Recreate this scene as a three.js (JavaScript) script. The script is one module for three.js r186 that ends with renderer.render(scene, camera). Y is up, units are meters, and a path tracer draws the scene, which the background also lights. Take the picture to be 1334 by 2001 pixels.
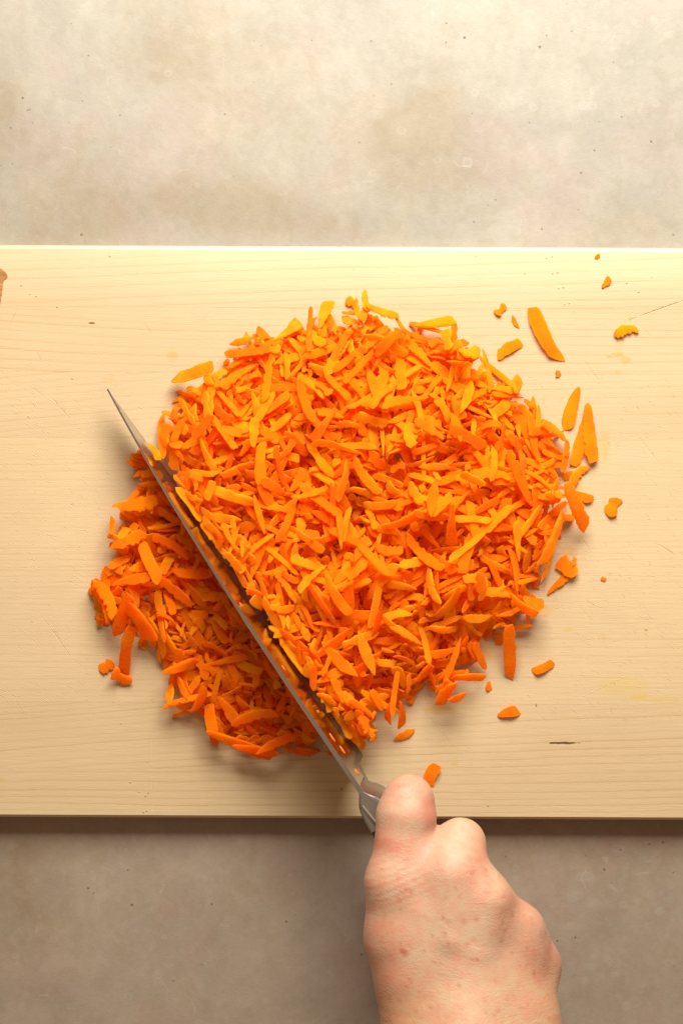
import * as THREE from 'three';
import { mergeGeometries, toCreasedNormals } from 'three/addons/utils/BufferGeometryUtils.js';

// ------------------------------------------------------------------ camera, light, exposure
// Metres, y up. The tabletop is y = 0, the top of the cutting board is y = T.
const T = 0.011, CAM = 0.9, S = 0.000225;
const scene = new THREE.Scene();
const camera = new THREE.PerspectiveCamera(28.08, 682 / 1024, 0.05, 20);
camera.up.set(0, 0, -1);
camera.position.set(0, T + CAM, 0);
camera.lookAt(0, T, 0);
scene.add(camera);

const renderer = new THREE.WebGLRenderer({ antialias: true });
renderer.setSize(682, 1024);
renderer.toneMapping = THREE.LinearToneMapping;
renderer.toneMappingExposure = 2.25;
renderer.shadowMap.enabled = true;

// one soft window-like lamp beyond the far edge of the board, and the dim room round it
scene.background = new THREE.Color(0.205, 0.138, 0.088);
const key = new THREE.RectAreaLight(new THREE.Color(1, 0.965, 0.905), 13.0, 0.54, 0.40);
key.position.set(0.08, 0.52, -0.56);
key.lookAt(0.0, 0.0, 0.0);
scene.add(key);

// ------------------------------------------------------------------ helpers
let seedState = 12345;
const rnd = () => { seedState = (seedState + 0x6d2b79f5) | 0; let t = Math.imul(seedState ^ (seedState >>> 15), 1 | seedState); t = (t + Math.imul(t ^ (t >>> 7), 61 | t)) ^ t; return ((t ^ (t >>> 14)) >>> 0) / 4294967296; };
const rr = (a, b) => a + (b - a) * rnd();
const clamp = (x, a, b) => Math.max(a, Math.min(b, x));
const mix = (a, b, t) => a + (b - a) * t;
const sstep = (a, b, x) => { const t = clamp((x - a) / (b - a), 0, 1); return t * t * (3 - 2 * t); };
const h2 = (x, y, s) => { let n = Math.imul(x, 374761393) + Math.imul(y, 668265263) + Math.imul(s, 1274126177) | 0; n = Math.imul(n ^ (n >>> 13), 1274126177); return ((n ^ (n >>> 16)) >>> 0) / 4294967296; };
function vn(x, y, s = 0) {                        // value noise 0..1
  const ix = Math.floor(x), iy = Math.floor(y); let fx = x - ix, fy = y - iy; fx = fx * fx * (3 - 2 * fx); fy = fy * fy * (3 - 2 * fy);
  const a = h2(ix, iy, s), b = h2(ix + 1, iy, s), c = h2(ix, iy + 1, s), d = h2(ix + 1, iy + 1, s);
  return a + (b - a) * fx + (c - a) * fy + (a - b - c + d) * fx * fy;
}
function fbm(x, y, o = 4, s = 0) { let v = 0, a = 0.5, n = 0; for (let i = 0; i < o; i++) { v += a * vn(x, y, s + i * 17); n += a; a *= 0.5; x = x * 2.03 + 11.3; y = y * 2.03 + 7.7; } return v / n; }
const at = (px, py, hmm) => { const k = S * (CAM - hmm / 1000) / CAM; return new THREE.Vector3((px - 667) * k, T + hmm / 1000, (py - 1000) * k); };
const used = {};
const numbered = (n) => { const k = used[n] = (used[n] ?? -1) + 1; return k ? n + '_' + String(k).padStart(3, '0') : n; };
const cast = (o) => { o.castShadow = o.receiveShadow = true; return o; };
function tag(o, label, category, group, kind) { if (label) o.userData.label = label; if (category) o.userData.category = category; if (group) o.userData.group = group; if (kind) o.userData.kind = kind; return o; }
function part(name, geo, mat, parent) { const m = cast(new THREE.Mesh(geo, mat)); m.name = numbered(name); parent.add(m); return m; }
const lin = (r, g, b) => new THREE.Color().setRGB(r, g, b);
const toByte = (l) => { l = clamp(l, 0, 1); return Math.round(255 * (l <= 0.0031308 ? 12.92 * l : 1.055 * Math.pow(l, 1 / 2.4) - 0.055)); };
const LUT = new Uint8Array(4097); for (let i = 0; i <= 4096; i++) LUT[i] = toByte(i / 4096);
const b8 = (l) => LUT[l <= 0 ? 0 : l >= 1 ? 4096 : (l * 4096) | 0];
function dataTex(data, w, h, srgb, wrap = THREE.ClampToEdgeWrapping) {
  const t = new THREE.DataTexture(data, w, h, THREE.RGBAFormat); t.magFilter = THREE.LinearFilter; t.minFilter = THREE.LinearMipmapLinearFilter;
  t.wrapS = t.wrapT = wrap; if (srgb) t.colorSpace = THREE.SRGBColorSpace; t.needsUpdate = true; return t;
}

// ------------------------------------------------------------------ tabletop: mottled stone-look surface
{
  const N = 2048, W = 0.6, cell = W / N;          // 0.29 mm a texel, mirrored beyond
  const col = new Float32Array(N * N * 3), bump = new Float32Array(N * N);
  const px = (i) => ((i + 0.5) * cell - W / 2) / S * (CAM / (CAM + T)) + 667, py = (j) => ((j + 0.5) * cell - W / 2) / S * (CAM / (CAM + T)) + 1000;
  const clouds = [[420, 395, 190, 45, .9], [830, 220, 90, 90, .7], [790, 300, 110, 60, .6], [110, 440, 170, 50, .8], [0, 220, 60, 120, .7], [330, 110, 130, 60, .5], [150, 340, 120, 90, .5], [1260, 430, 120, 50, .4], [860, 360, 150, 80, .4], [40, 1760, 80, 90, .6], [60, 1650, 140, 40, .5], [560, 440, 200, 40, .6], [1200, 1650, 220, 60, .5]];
  for (let j = 0; j < N; j++) {
    const Y = py(j);
    for (let i = 0; i < N; i++) {
      const X = px(i), u = i * cell * 1000, v = j * cell * 1000;   // millimetres
      const wx = u + 9 * (fbm(u * .05, v * .05, 3, 3) - .5), wy = v + 9 * (fbm(u * .05, v * .05, 3, 7) - .5);
      const big = fbm(wx * .016, wy * .016, 5, 1), med = fbm(wx * .07, wy * .07, 5, 2), fine = fbm(u * .45, v * .45, 3, 4), grit = vn(u * 1.9, v * 2.4, 6);
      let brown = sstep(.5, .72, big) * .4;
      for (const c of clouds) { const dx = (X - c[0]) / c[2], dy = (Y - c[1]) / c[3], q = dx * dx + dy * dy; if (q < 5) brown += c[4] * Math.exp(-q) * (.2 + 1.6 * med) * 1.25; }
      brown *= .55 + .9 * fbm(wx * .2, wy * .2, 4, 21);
      // light falloff painted in: lower part darker, with an uneven border under the board
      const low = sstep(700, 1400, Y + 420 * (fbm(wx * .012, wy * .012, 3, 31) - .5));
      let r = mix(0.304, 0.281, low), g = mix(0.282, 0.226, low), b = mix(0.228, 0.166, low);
      const m = (big - .5) * .26 + (med - .5) * .22 + (fine - .5) * .09 + (grit - .5) * .06;
      r *= 1 + m; g *= 1 + m * 1.02; b *= 1 + m * 1.0;
      const pink = sstep(.45, .75, fbm(wx * .03 + 40, wy * .03, 4, 8)) * .05; r *= 1 + pink * .6; g *= 1 - pink; b *= 1 - pink * .6;
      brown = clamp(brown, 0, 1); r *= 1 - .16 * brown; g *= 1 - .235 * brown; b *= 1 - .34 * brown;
      const weave = Math.sin(v * 7.2 + .8 * vn(u * .2, v * .3, 9)) * (.4 + .9 * vn(u * .35, v * 1.1, 10)); const k = 1 + weave * .005; r *= k; g *= k; b *= k;
      const fl = sstep(.545, .60, fbm(wx * .13 + 9, wy * .13, 5, 61)) * (.3 + med), fd = sstep(.55, .62, fbm(wx * .17 + 30, wy * .17, 5, 66)); r *= 1 + .034 * fl - .034 * fd; g *= 1 + .034 * fl - .048 * fd; b *= 1 + .038 * fl - .075 * fd;
      const pale = sstep(.66, .8, fbm(wx * .11, wy * .11, 4, 14)) * .12; r = mix(r, 0.372, pale); g = mix(g, 0.350, pale); b = mix(b, 0.290, pale);
      const o = j * N + i; col[o * 3] = r; col[o * 3 + 1] = g; col[o * 3 + 2] = b; bump[o] = .5 + .12 * (fine - .5) + .1 * (grit - .5) + weave * .008;
    }
  }
  const dab = (X, Y, rad, ring, amt, tr, tg, tb, sx = 1) => {        // soft or ring-shaped fleck, in millimetres
    const ci = (X + W * 500) / (cell * 1000), cj = (Y + W * 500) / (cell * 1000), R = rad / (cell * 1000), e = R * sx + 2;
    for (let j = Math.max(0, Math.floor(cj - R - 2)); j <= Math.min(N - 1, cj + R + 2); j++) for (let i = Math.max(0, Math.floor(ci - e)); i <= Math.min(N - 1, ci + e); i++) {
      const d = Math.hypot((i - ci) / sx, j - cj) / R * (1 + .35 * (vn(i * .22, j * .22, 77) - .5)); let a = ring ? Math.exp(-((d - .75) ** 2) * 26) + .3 * (d < .75 ? 1 : 0) : 1 - sstep(.65, 1.05, d);
      if (a <= 0) continue; a *= amt; const o = (j * N + i) * 3; col[o] = mix(col[o], tr, a); col[o + 1] = mix(col[o + 1], tg, a); col[o + 2] = mix(col[o + 2], tb, a); bump[j * N + i] -= amt * a * .1 * (tr < .2 ? 1 : -.1);
    }
  };
  const Z = (py0) => (py0 - 1000) * S * 1000 * 1.018, Xm = (p) => (p - 667) * S * 1000 * 1.018;
  for (let i = 0; i < 260; i++) { const x = rr(-170, 170), y = rnd() < .55 ? rr(-250, -120) : rr(130, 240); dab(x, y, rr(.4, 1.6), rnd() < .35, rr(.05, .2), 0.372, 0.354, 0.298, rr(.7, 1.6)); }
  for (let i = 0; i < 70; i++) { const x = Xm(rr(930, 1330)), y = Z(rr(0, 250)); dab(x, y, rr(.6, 1.9), rnd() < .5, rr(.08, .24), 0.389, 0.372, 0.311, rr(.8, 1.4)); }
  for (let i = 0; i < 60; i++) { const x = Xm(rr(950, 1330)), y = Z(rr(1640, 1980)); dab(x, y, rr(.6, 2.4), rnd() < .4, rr(.08, .22), 0.346, 0.333, 0.285, rr(.8, 2)); }
  for (const [a, b, s, st] of [[911, 320, 2.6, .5], [980, 210, 2, .5], [1038, 213, 2, .4], [1135, 210, 2.3, .5], [1152, 210, 2.2, .5], [925, 184, 2, .5], [330, 147, 1.8, .5], [782, 258, 2.4, .35], [727, 340, 2, .35]]) dab(Xm(a), Z(b), s, true, st * .6, 0.389, 0.363, 0.311);
  // scattered pin holes and specks
  for (const [a, b, s] of [[905, 78, .95], [1051, 96, .95], [870, 50, .6], [869, 87, .6], [1064, 74, .55], [1113, 66, .5], [724, 85, .6], [1194, 126, .5], [1131, 341, .7], [1157, 297, .7], [1267, 280, .75], [1210, 232, .5], [1031, 243, .5], [920, 225, .5], [701, 282, .5], [763, 168, .55], [965, 393, .5], [1055, 450, .7], [923, 436, .6], [1310, 461, .6], [142, 51, .5], [48, 195, .7], [164, 201, .5], [62, 218, .5], [237, 229, .5], [440, 227, .5], [175, 113, .5], [162, 461, .9], [58, 219, .5], [25, 253, .5],
    [175, 1730, .7], [185, 1740, .5], [260, 1763, .9], [415, 1761, .7], [559, 1795, .7], [705, 1859, .7], [252, 1695, .6], [340, 1910, .5], [704, 1838, .4], [1085, 1833, .8], [1120, 1826, .7], [1290, 1641, .9], [1263, 1645, .6], [1208, 1656, .6], [985, 1669, .6], [1140, 1667, .5], [1176, 1694, .9], [1310, 1700, .6], [1190, 1720, .5]]) dab(Xm(a), Z(b), s * .72, false, .85, .07, .06, .05);
  for (let i = 0; i < 70; i++) dab(rr(-165, 165), rnd() < .6 ? rr(-240, -125) : rr(140, 235), rr(.16, .42), false, rr(.35, .8), .12, .09, .07);
  for (let i = 0; i < 40; i++) {                                     // short pale scuffs
    let x = rr(-160, 160), y = rnd() < .65 ? rr(-235, -125) : rr(145, 235), a = rr(0, 6.28); const n = 10 + rnd() * 26 | 0, st = rr(.1, .3);
    for (let k = 0; k < n; k++) { dab(x, y, .32, false, st * .8, 0.398, 0.380, 0.320); a += rr(-.3, .3); x += Math.cos(a) * .32; y += Math.sin(a) * .32; }
  }
  const cd = new Uint8Array(N * N * 4), bd = new Uint8Array(N * N * 4);
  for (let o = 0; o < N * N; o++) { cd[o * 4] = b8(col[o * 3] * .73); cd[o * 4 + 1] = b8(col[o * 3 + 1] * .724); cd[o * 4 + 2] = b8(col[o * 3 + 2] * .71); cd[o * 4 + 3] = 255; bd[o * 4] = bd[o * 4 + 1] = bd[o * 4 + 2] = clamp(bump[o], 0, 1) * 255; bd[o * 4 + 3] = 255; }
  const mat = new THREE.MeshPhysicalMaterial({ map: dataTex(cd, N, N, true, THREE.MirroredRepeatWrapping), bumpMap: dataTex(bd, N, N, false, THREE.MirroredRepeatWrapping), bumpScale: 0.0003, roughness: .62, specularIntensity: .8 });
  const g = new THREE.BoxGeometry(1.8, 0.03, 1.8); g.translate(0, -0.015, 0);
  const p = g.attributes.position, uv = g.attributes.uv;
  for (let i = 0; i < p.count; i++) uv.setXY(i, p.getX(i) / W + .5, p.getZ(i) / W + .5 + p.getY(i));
  const m = part('tabletop', g, mat, scene); tag(m, 'mottled cream stone-look tabletop under the cutting board, light falloff painted into its lower part', 'tabletop', null, 'structure');
}

// ------------------------------------------------------------------ cutting board, edge-glued from planks
const BX0 = -0.185, BX1 = 0.192, BZ0 = (480.5 - 1000) * S, BZ1 = (1599 - 1000) * S, TILT = -0.0045;
const board = new THREE.Group(); board.name = 'cutting_board'; scene.add(board); board.rotation.y = TILT;
tag(board, 'pale pine cutting board of narrow glued planks, under the carrot and knife', 'cutting board');
{
  const W = BX1 - BX0, D = BZ1 - BZ0, NX = 2048, NY = 1376;
  const cuts = [480.5, 601, 728, 857, 986, 1115, 1244, 1373, 1502, 1599];
  const col = new Float32Array(NX * NY * 3), bmp = new Float32Array(NX * NY).fill(.5);
  const toX = (px) => (((px - 667) * S) - BX0) / W * NX, toY = (py) => (((py - 1000) * S) - BZ0) / D * NY, PX = W / NX / S, PY = D / NY / S;
  // for each plank: slope of the grain, curvature, ring spacing (photo pixels), contrast, tone (far planks also darkened in colour to offset strong light)
  const P = [[.035, .00001, 17, .62, .945], [-.015, -.00005, 15, .58, .95], [.055, .00003, 13, .62, .965], [-.006, 0, 9, .34, 1.02], [.012, 0, 11, .36, 1.035], [.0, 0, 10, .36, 1.03], [.006, 0, 11, .42, 1.035], [.045, .00003, 15, .66, 1.0], [.004, 0, 13, .7, .985]];
  for (let j = 0; j < NY; j++) {
    const py = 480.5 + (j + .5) * PY; let k = 0; while (k < 8 && py > cuts[k + 1]) k++;
    const [sl, cv, sp, ct, tone] = P[k], y0 = cuts[k];
    for (let i = 0; i < NX; i++) {
      const px = BX0 / S + 667 + (i + .5) * PX, xc = px - 500 - 40 * k, o = j * NX + i;
      const lx = px * .0022;
      let f = (py - y0) + sl * xc - cv * xc * xc * (xc > 0 ? .35 : 1) + 16 * (fbm(lx + k * 9, (py - y0) * .006, 3, 40 + k) - .5) + 1.2 * (vn(px * .012, py * .05, 51) - .5);
      f += 22 * (vn(f * .02, k * 3.3, 60) - .5);                              // uneven ring widths
      const q = f / sp, fr = q - Math.floor(q), id = Math.floor(q);
      const st = (.35 + .9 * h2(id, k, 5)) * (.55 + .6 * vn(px * .006 + id * 7, k, 70));
      const late = (Math.exp(-((1 - fr) ** 2) / .012) + .38 * sstep(.35, 1, fr) + .5 * Math.exp(-(fr ** 2) / .003)) * st * ct;
      const fib = (vn(px * .03, py * .9, 80) - .5) * .05 + (vn(px * .09, py * 1.7, 81) - .5) * .05 + (fbm(px * .004, py * .01, 3, 82) - .5) * .09;
      let r = 0.519 * tone * (1 + fib), g = 0.387 * tone * (1 + fib * 1.15), b = 0.221 * tone * (1 + fib * 1.4);
      r *= 1 - .115 * late; g *= 1 - .215 * late; b *= 1 - .36 * late;
      const e = Math.min(py - cuts[k], cuts[k + 1] - py); if (k > 0 && py - cuts[k] < 1.4) { r *= .97; g *= .95; b *= .92; } 
      col[o * 3] = r; col[o * 3 + 1] = g; col[o * 3 + 2] = b; bmp[o] = .5 - .03 * late + fib * .7;
    }
  }
  const spot = (px, py, rx, ry, a, R, G, B, dip = 0, soft = .5) => {            // tinted patch with an uneven rim; multiplies towards R,G,B
    const ci = toX(px), cj = toY(py), ex = rx / PX, ey = ry / PY;
    for (let j = Math.max(0, Math.floor(cj - ey * 1.3)); j <= Math.min(NY - 1, cj + ey * 1.3); j++) for (let i = Math.max(0, Math.floor(ci - ex * 1.3)); i <= Math.min(NX - 1, ci + ex * 1.3); i++) {
      const d = Math.hypot((i - ci) / ex, (j - cj) / ey) + .5 * (vn(i * .12, j * .3, 91) - .5), w = (1 - sstep(1 - soft, 1.05, d)) * a; if (w <= 0) continue;
      const o = (j * NX + i) * 3; col[o] *= mix(1, R, w); col[o + 1] *= mix(1, G, w); col[o + 2] *= mix(1, B, w); bmp[j * NX + i] -= dip * w;
    }
  };
  const scratch = (x0, y0, x1, y1, wd, light, dark, dip) => {                   // knife score: pale burr beside a fine dark line
    const n = Math.max(2, Math.hypot(x1 - x0, y1 - y0) / PX * 1.4 | 0), nx = -(y1 - y0), ny = x1 - x0, L = Math.hypot(nx, ny) || 1;
    for (let t = 0; t <= n; t++) {
      const u = t / n, fade = Math.sin(Math.PI * clamp(u, .04, .96)) ** .5 * (.5 + vn(u * n * .12, x0, 95)), x = mix(x0, x1, u) + 1.3 * (vn(u * n * .04, y0, 96) - .5), y = mix(y0, y1, u);
      for (let s = -1; s <= 1; s++) {
        const i = Math.round(toX(x + nx / L * s * wd)), j = Math.round(toY(y + ny / L * s * wd)); if (i < 0 || j < 0 || i >= NX || j >= NY) continue;
        const o = (j * NX + i) * 3, v = s === 0 ? 1 - dark * fade : 1 + light * fade * (s > 0 ? 1 : .4); col[o] *= v; col[o + 1] *= v; col[o + 2] *= v * (s === 0 ? .98 : 1); bmp[j * NX + i] -= (s === 0 ? dip : -dip * .4) * fade;
      }
    }
  };
  for (let i = 0; i < 480; i++) {                                               // general wear, mostly slanting down to the right
    const x = rr(-150, 1490), y = rr(500, 1585), a = rnd() < .8 ? rr(.45, 1.05) : rr(-1.2, .3), l = rnd() < .15 ? rr(60, 150) : rr(8, 50), s = rr(.3, 1) * (Math.abs(y - 1000) < 380 ? 1 : .45);
    scratch(x, y, x + Math.cos(a) * l, y + Math.sin(a) * l, 1.1, .07 * s, .06 * s, .16 * s);
  }
  for (let i = 0; i < 2600; i++) { const x = rr(-150, 1490), y = rr(720, 1400), l = rr(3, 14), a = rr(.2, .9); scratch(x, y, x + Math.cos(a) * l, y + Math.sin(a) * l, 1, .05, .07, .14); }
  scratch(1246, 613, 1345, 578, 1.2, .1, .5, .3); scratch(1215, 625, 1246, 613, 1, .08, .15, .2);
  scratch(88, 765, 150, 832, 1.2, .16, .05, .25); scratch(45, 745, 120, 800, 1, .12, .04, .2); scratch(1288, 1060, 1322, 1082, 1.1, .08, .22, .2);
  scratch(1240, 840, 1290, 905, 1.1, .08, .1, .15); scratch(1130, 1180, 1180, 1230, 1, .08, .08, .12); scratch(85, 1205, 145, 1290, 1.2, .17, .06, .25); scratch(300, 1420, 302, 1590, 1.3, .13, .03, .1); scratch(32, 1262, 60, 1278, 1, .2, .1, .2); scratch(0, 1346, 40, 1366, 1, .14, .1, .2);
  for (let i = 0; i < 34; i++) spot(rr(190, 1240), rr(600, 1500), rr(5, 18), rr(3, 9), rr(.15, .45), 1, .86, .5);
  for (const [x, y, rx, ry, a] of [[1205, 690, 16, 6, .75], [1218, 700, 12, 9, .6], [1187, 694, 10, 4, .7], [1213, 661, 5, 5, .7], [1228, 620, 4, 8, .6], [1205, 726, 8, 6, .4], [220, 1040, 14, 18, .6], [285, 915, 14, 10, .5], [335, 695, 13, 12, .45], [930, 1275, 46, 22, .75], [1060, 1190, 24, 16, .5], [1110, 1075, 20, 14, .45], [770, 1395, 30, 16, .5], [860, 1385, 40, 14, .5], [700, 1470, 12, 8, .4], [890, 1490, 8, 6, .5], [660, 1590, 6, 3, .4], [1180, 868, 14, 40, .4], [1120, 970, 24, 50, .45], [380, 1370, 40, 40, .45], [330, 1310, 20, 26, .45], [470, 1440, 60, 30, .5], [215, 1190, 22, 40, .3]]) spot(x, y, rx, ry, a, 1, .80, .34);
  spot(1215, 1335, 60, 26, .45, 1, .97, .6); spot(1250, 1358, 22, 7, .7, 1, .95, .35); spot(1300, 1362, 40, 12, .4, 1, .95, .6); spot(6, 1525, 8, 6, .6, 1, .9, .4);
  for (let i = 0; i < 60; i++) spot(rr(180, 1250), rr(560, 1500), rr(1, 2.6), rr(1, 2), rr(.4, .9), 1, .62, .15);
  spot(1262, 1228, 5, 3, .95, .95, .4, .05, 0, .9); spot(669, 1541, 3, 3, .95, .9, .3, .04);
  spot(1100, 1448, 34, 2.4, .95, .22, .16, .16, .4, .4); spot(1098, 1443, 22, 2, .5, 1, .75, .72); spot(178, 632, 9, 2.2, .95, .42, .2, .1, .3); spot(1048, 1376, 2, 4, .8, .4, .3, .2);
  for (const [x, y] of [[1064, 502], [1075, 499], [1076, 532], [1086, 530], [1088, 561], [1097, 559], [1100, 592], [1109, 590], [274, 1548], [287, 1556], [292, 1550], [283, 1588], [289, 1585], [257, 1530], [212, 502], [57, 577], [69, 581], [40, 560], [110, 602], [55, 816], [140, 742], [1244, 567], [1221, 550], [955, 1572]]) spot(x, y, 2.0, 1.5, .6, .45, .36, .25, .5);
  for (let i = 0; i < 25; i++) spot(rr(-100, 1450), rr(490, 1590), rr(1, 2.2), rr(.8, 1.6), rr(.2, .7), .5, .4, .3, .3);
  const cd = new Uint8Array(NX * NY * 4), bd = new Uint8Array(NX * NY * 4);
  for (let o = 0; o < NX * NY; o++) { for (let c = 0; c < 3; c++) { cd[o * 4 + c] = b8(col[o * 3 + c] * [.75, .75, .745][c]); bd[o * 4 + c] = clamp(bmp[o], 0, 1) * 255; } cd[o * 4 + 3] = bd[o * 4 + 3] = 255; }
  const wood = new THREE.MeshPhysicalMaterial({ map: dataTex(cd, NX, NY, true), bumpMap: dataTex(bd, NX, NY, false), bumpScale: 0.0007, roughness: .55, specularIntensity: .5 });
  const woodEdge = new THREE.MeshPhysicalMaterial({ map: wood.map, roughness: .34, specularIntensity: 1, clearcoat: .5, clearcoatRoughness: .3, bumpMap: wood.bumpMap, bumpScale: .0006 });
  const endW = 0.0004, ch = 0.0014, zs = cuts.map((c) => (c - 1000) * S);
  for (let k = 0; k < 9; k++) {
    const z0 = zs[k] + (k ? .000004 : 0), z1 = zs[k + 1] - (k < 8 ? .000004 : 0), a = k === 0 ? ch : .00002, b = k === 8 ? ch * .85 : .00002;
    const round = (z, sg, r) => [0, 1, 2, 3, 4, 5].map((q) => { const an = q / 5 * Math.PI / 2; return [z + sg * r * (1 - Math.sin(an)), T - r * .8 * (1 - Math.cos(an))]; });   // eased outer edge
    const prof = [[z0, 0], ...(k === 0 ? round(z0, 1, .0018).reverse() : [[z0, T - a], [z0 + a, T]]), ...(k === 8 ? [[z1 - b, T], [z1, T - b]] : [[z1 - b, T], [z1, T - b]]), [z1, 0]];
    const pos = [], uv = [], idx = [], put = (x, y, z) => { pos.push(x, y, z); uv.push((x - BX0) / W, (z - BZ0) / D + (T - y) * .4); return pos.length / 3 - 1; };
    for (let s = 0; s < prof.length; s++) { const [za, ya] = prof[s], [zb, yb] = prof[(s + 1) % prof.length]; const i0 = put(BX0, ya, za), i1 = put(BX1, ya, za), i2 = put(BX1, yb, zb), i3 = put(BX0, yb, zb); idx.push(i0, i2, i1, i0, i3, i2); }
    for (const x of [BX0, BX1]) { const r = prof.map(([z, y]) => put(x, y, z)); for (let s = 1; s < prof.length - 1; s++) x === BX0 ? idx.push(r[0], r[s], r[s + 1]) : idx.push(r[0], r[s + 1], r[s]); }
    const g = new THREE.BufferGeometry(); g.setAttribute('position', new THREE.Float32BufferAttribute(pos, 3)); g.setAttribute('uv', new THREE.Float32BufferAttribute(uv, 2)); g.setIndex(idx);
    for (let t = 0; t < idx.length; t += 3) { [idx[t + 1], idx[t + 2]] = [idx[t + 2], idx[t + 1]]; } g.setIndex(idx);
    if (k === 0) { g.addGroup(6, 30, 1); g.addGroup(0, 6, 0); g.addGroup(36, idx.length - 36, 0); }
    const gn = g.toNonIndexed(); gn.computeVertexNormals(); part('plank', k === 0 ? toCreasedNormals(gn, .5) : gn, k === 0 ? [wood, woodEdge] : wood, board);
  }
  // the darker wooden inlay cut by the left edge of the view
  const half = [[0, 527.5], [3, 529], [4.5, 532], [8, 533.5], [11.5, 538], [13, 541.5], [12.6, 545], [10, 547.5], [6.5, 549.5], [5, 553], [4, 559], [3.2, 566], [2.3, 575], [1.4, 582], [.4, 588], [-2, 600], [-6, 612]];
  const sh = new THREE.Shape(); [...half, ...half.slice().reverse().map(([x, y]) => [-38 - x, y])].forEach(([x, y], i) => { const p = [(x - 667) * S, (y - 1000) * S]; i ? sh.lineTo(p[0], -p[1]) : sh.moveTo(p[0], -p[1]); });
  const g = new THREE.ExtrudeGeometry(sh, { depth: .0006, bevelEnabled: true, bevelSize: .00015, bevelThickness: .0001, bevelSegments: 1 }); g.rotateX(-Math.PI / 2); g.translate(0, T - .0004, 0);
  const n = 128, d = new Uint8Array(n * n * 4); for (let j = 0; j < n; j++) for (let i = 0; i < n; i++) { const v = fbm(i * .03, j * .22, 4, 120), s = vn(0, j * .12, 121), o = (j * n + i) * 4, k = .55 + .6 * v; d[o] = b8(.26 * k + .06 * s); d[o + 1] = b8(.105 * k + .05 * s); d[o + 2] = b8(.03 * k + .015 * s); d[o + 3] = 255; }
  const uv = g.attributes.uv; for (let i = 0; i < uv.count; i++) uv.setXY(i, g.attributes.position.getX(i) / .02, g.attributes.position.getZ(i) / .02);
  const inlay = part('inlay', g, new THREE.MeshPhysicalMaterial({ map: dataTex(d, n, n, true, THREE.RepeatWrapping), roughness: .5, specularIntensity: .5 }), board); inlay.userData.label = 'dark brown wooden inlay at the left edge';
}

// ------------------------------------------------------------------ chef's knife
const sp0 = at(703, 1545, 46), tip0 = at(210, 760, 12), heel0 = at(708, 1475, 0);
const kx = new THREE.Vector3(), side = new THREE.Vector3(); let BL = 0;
for (let i = 0, off = 0; i < 4; i++) {                               // the blade leans, so its low tip stands to the right of the spine's line
  kx.set(tip0.x - side.x * off - sp0.x, 0, tip0.z - side.z * off - sp0.z); BL = kx.length(); kx.normalize(); side.set(-kx.z, 0, kx.x); off = heel0.clone().sub(sp0).dot(side) * 34 / 46;
}
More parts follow.
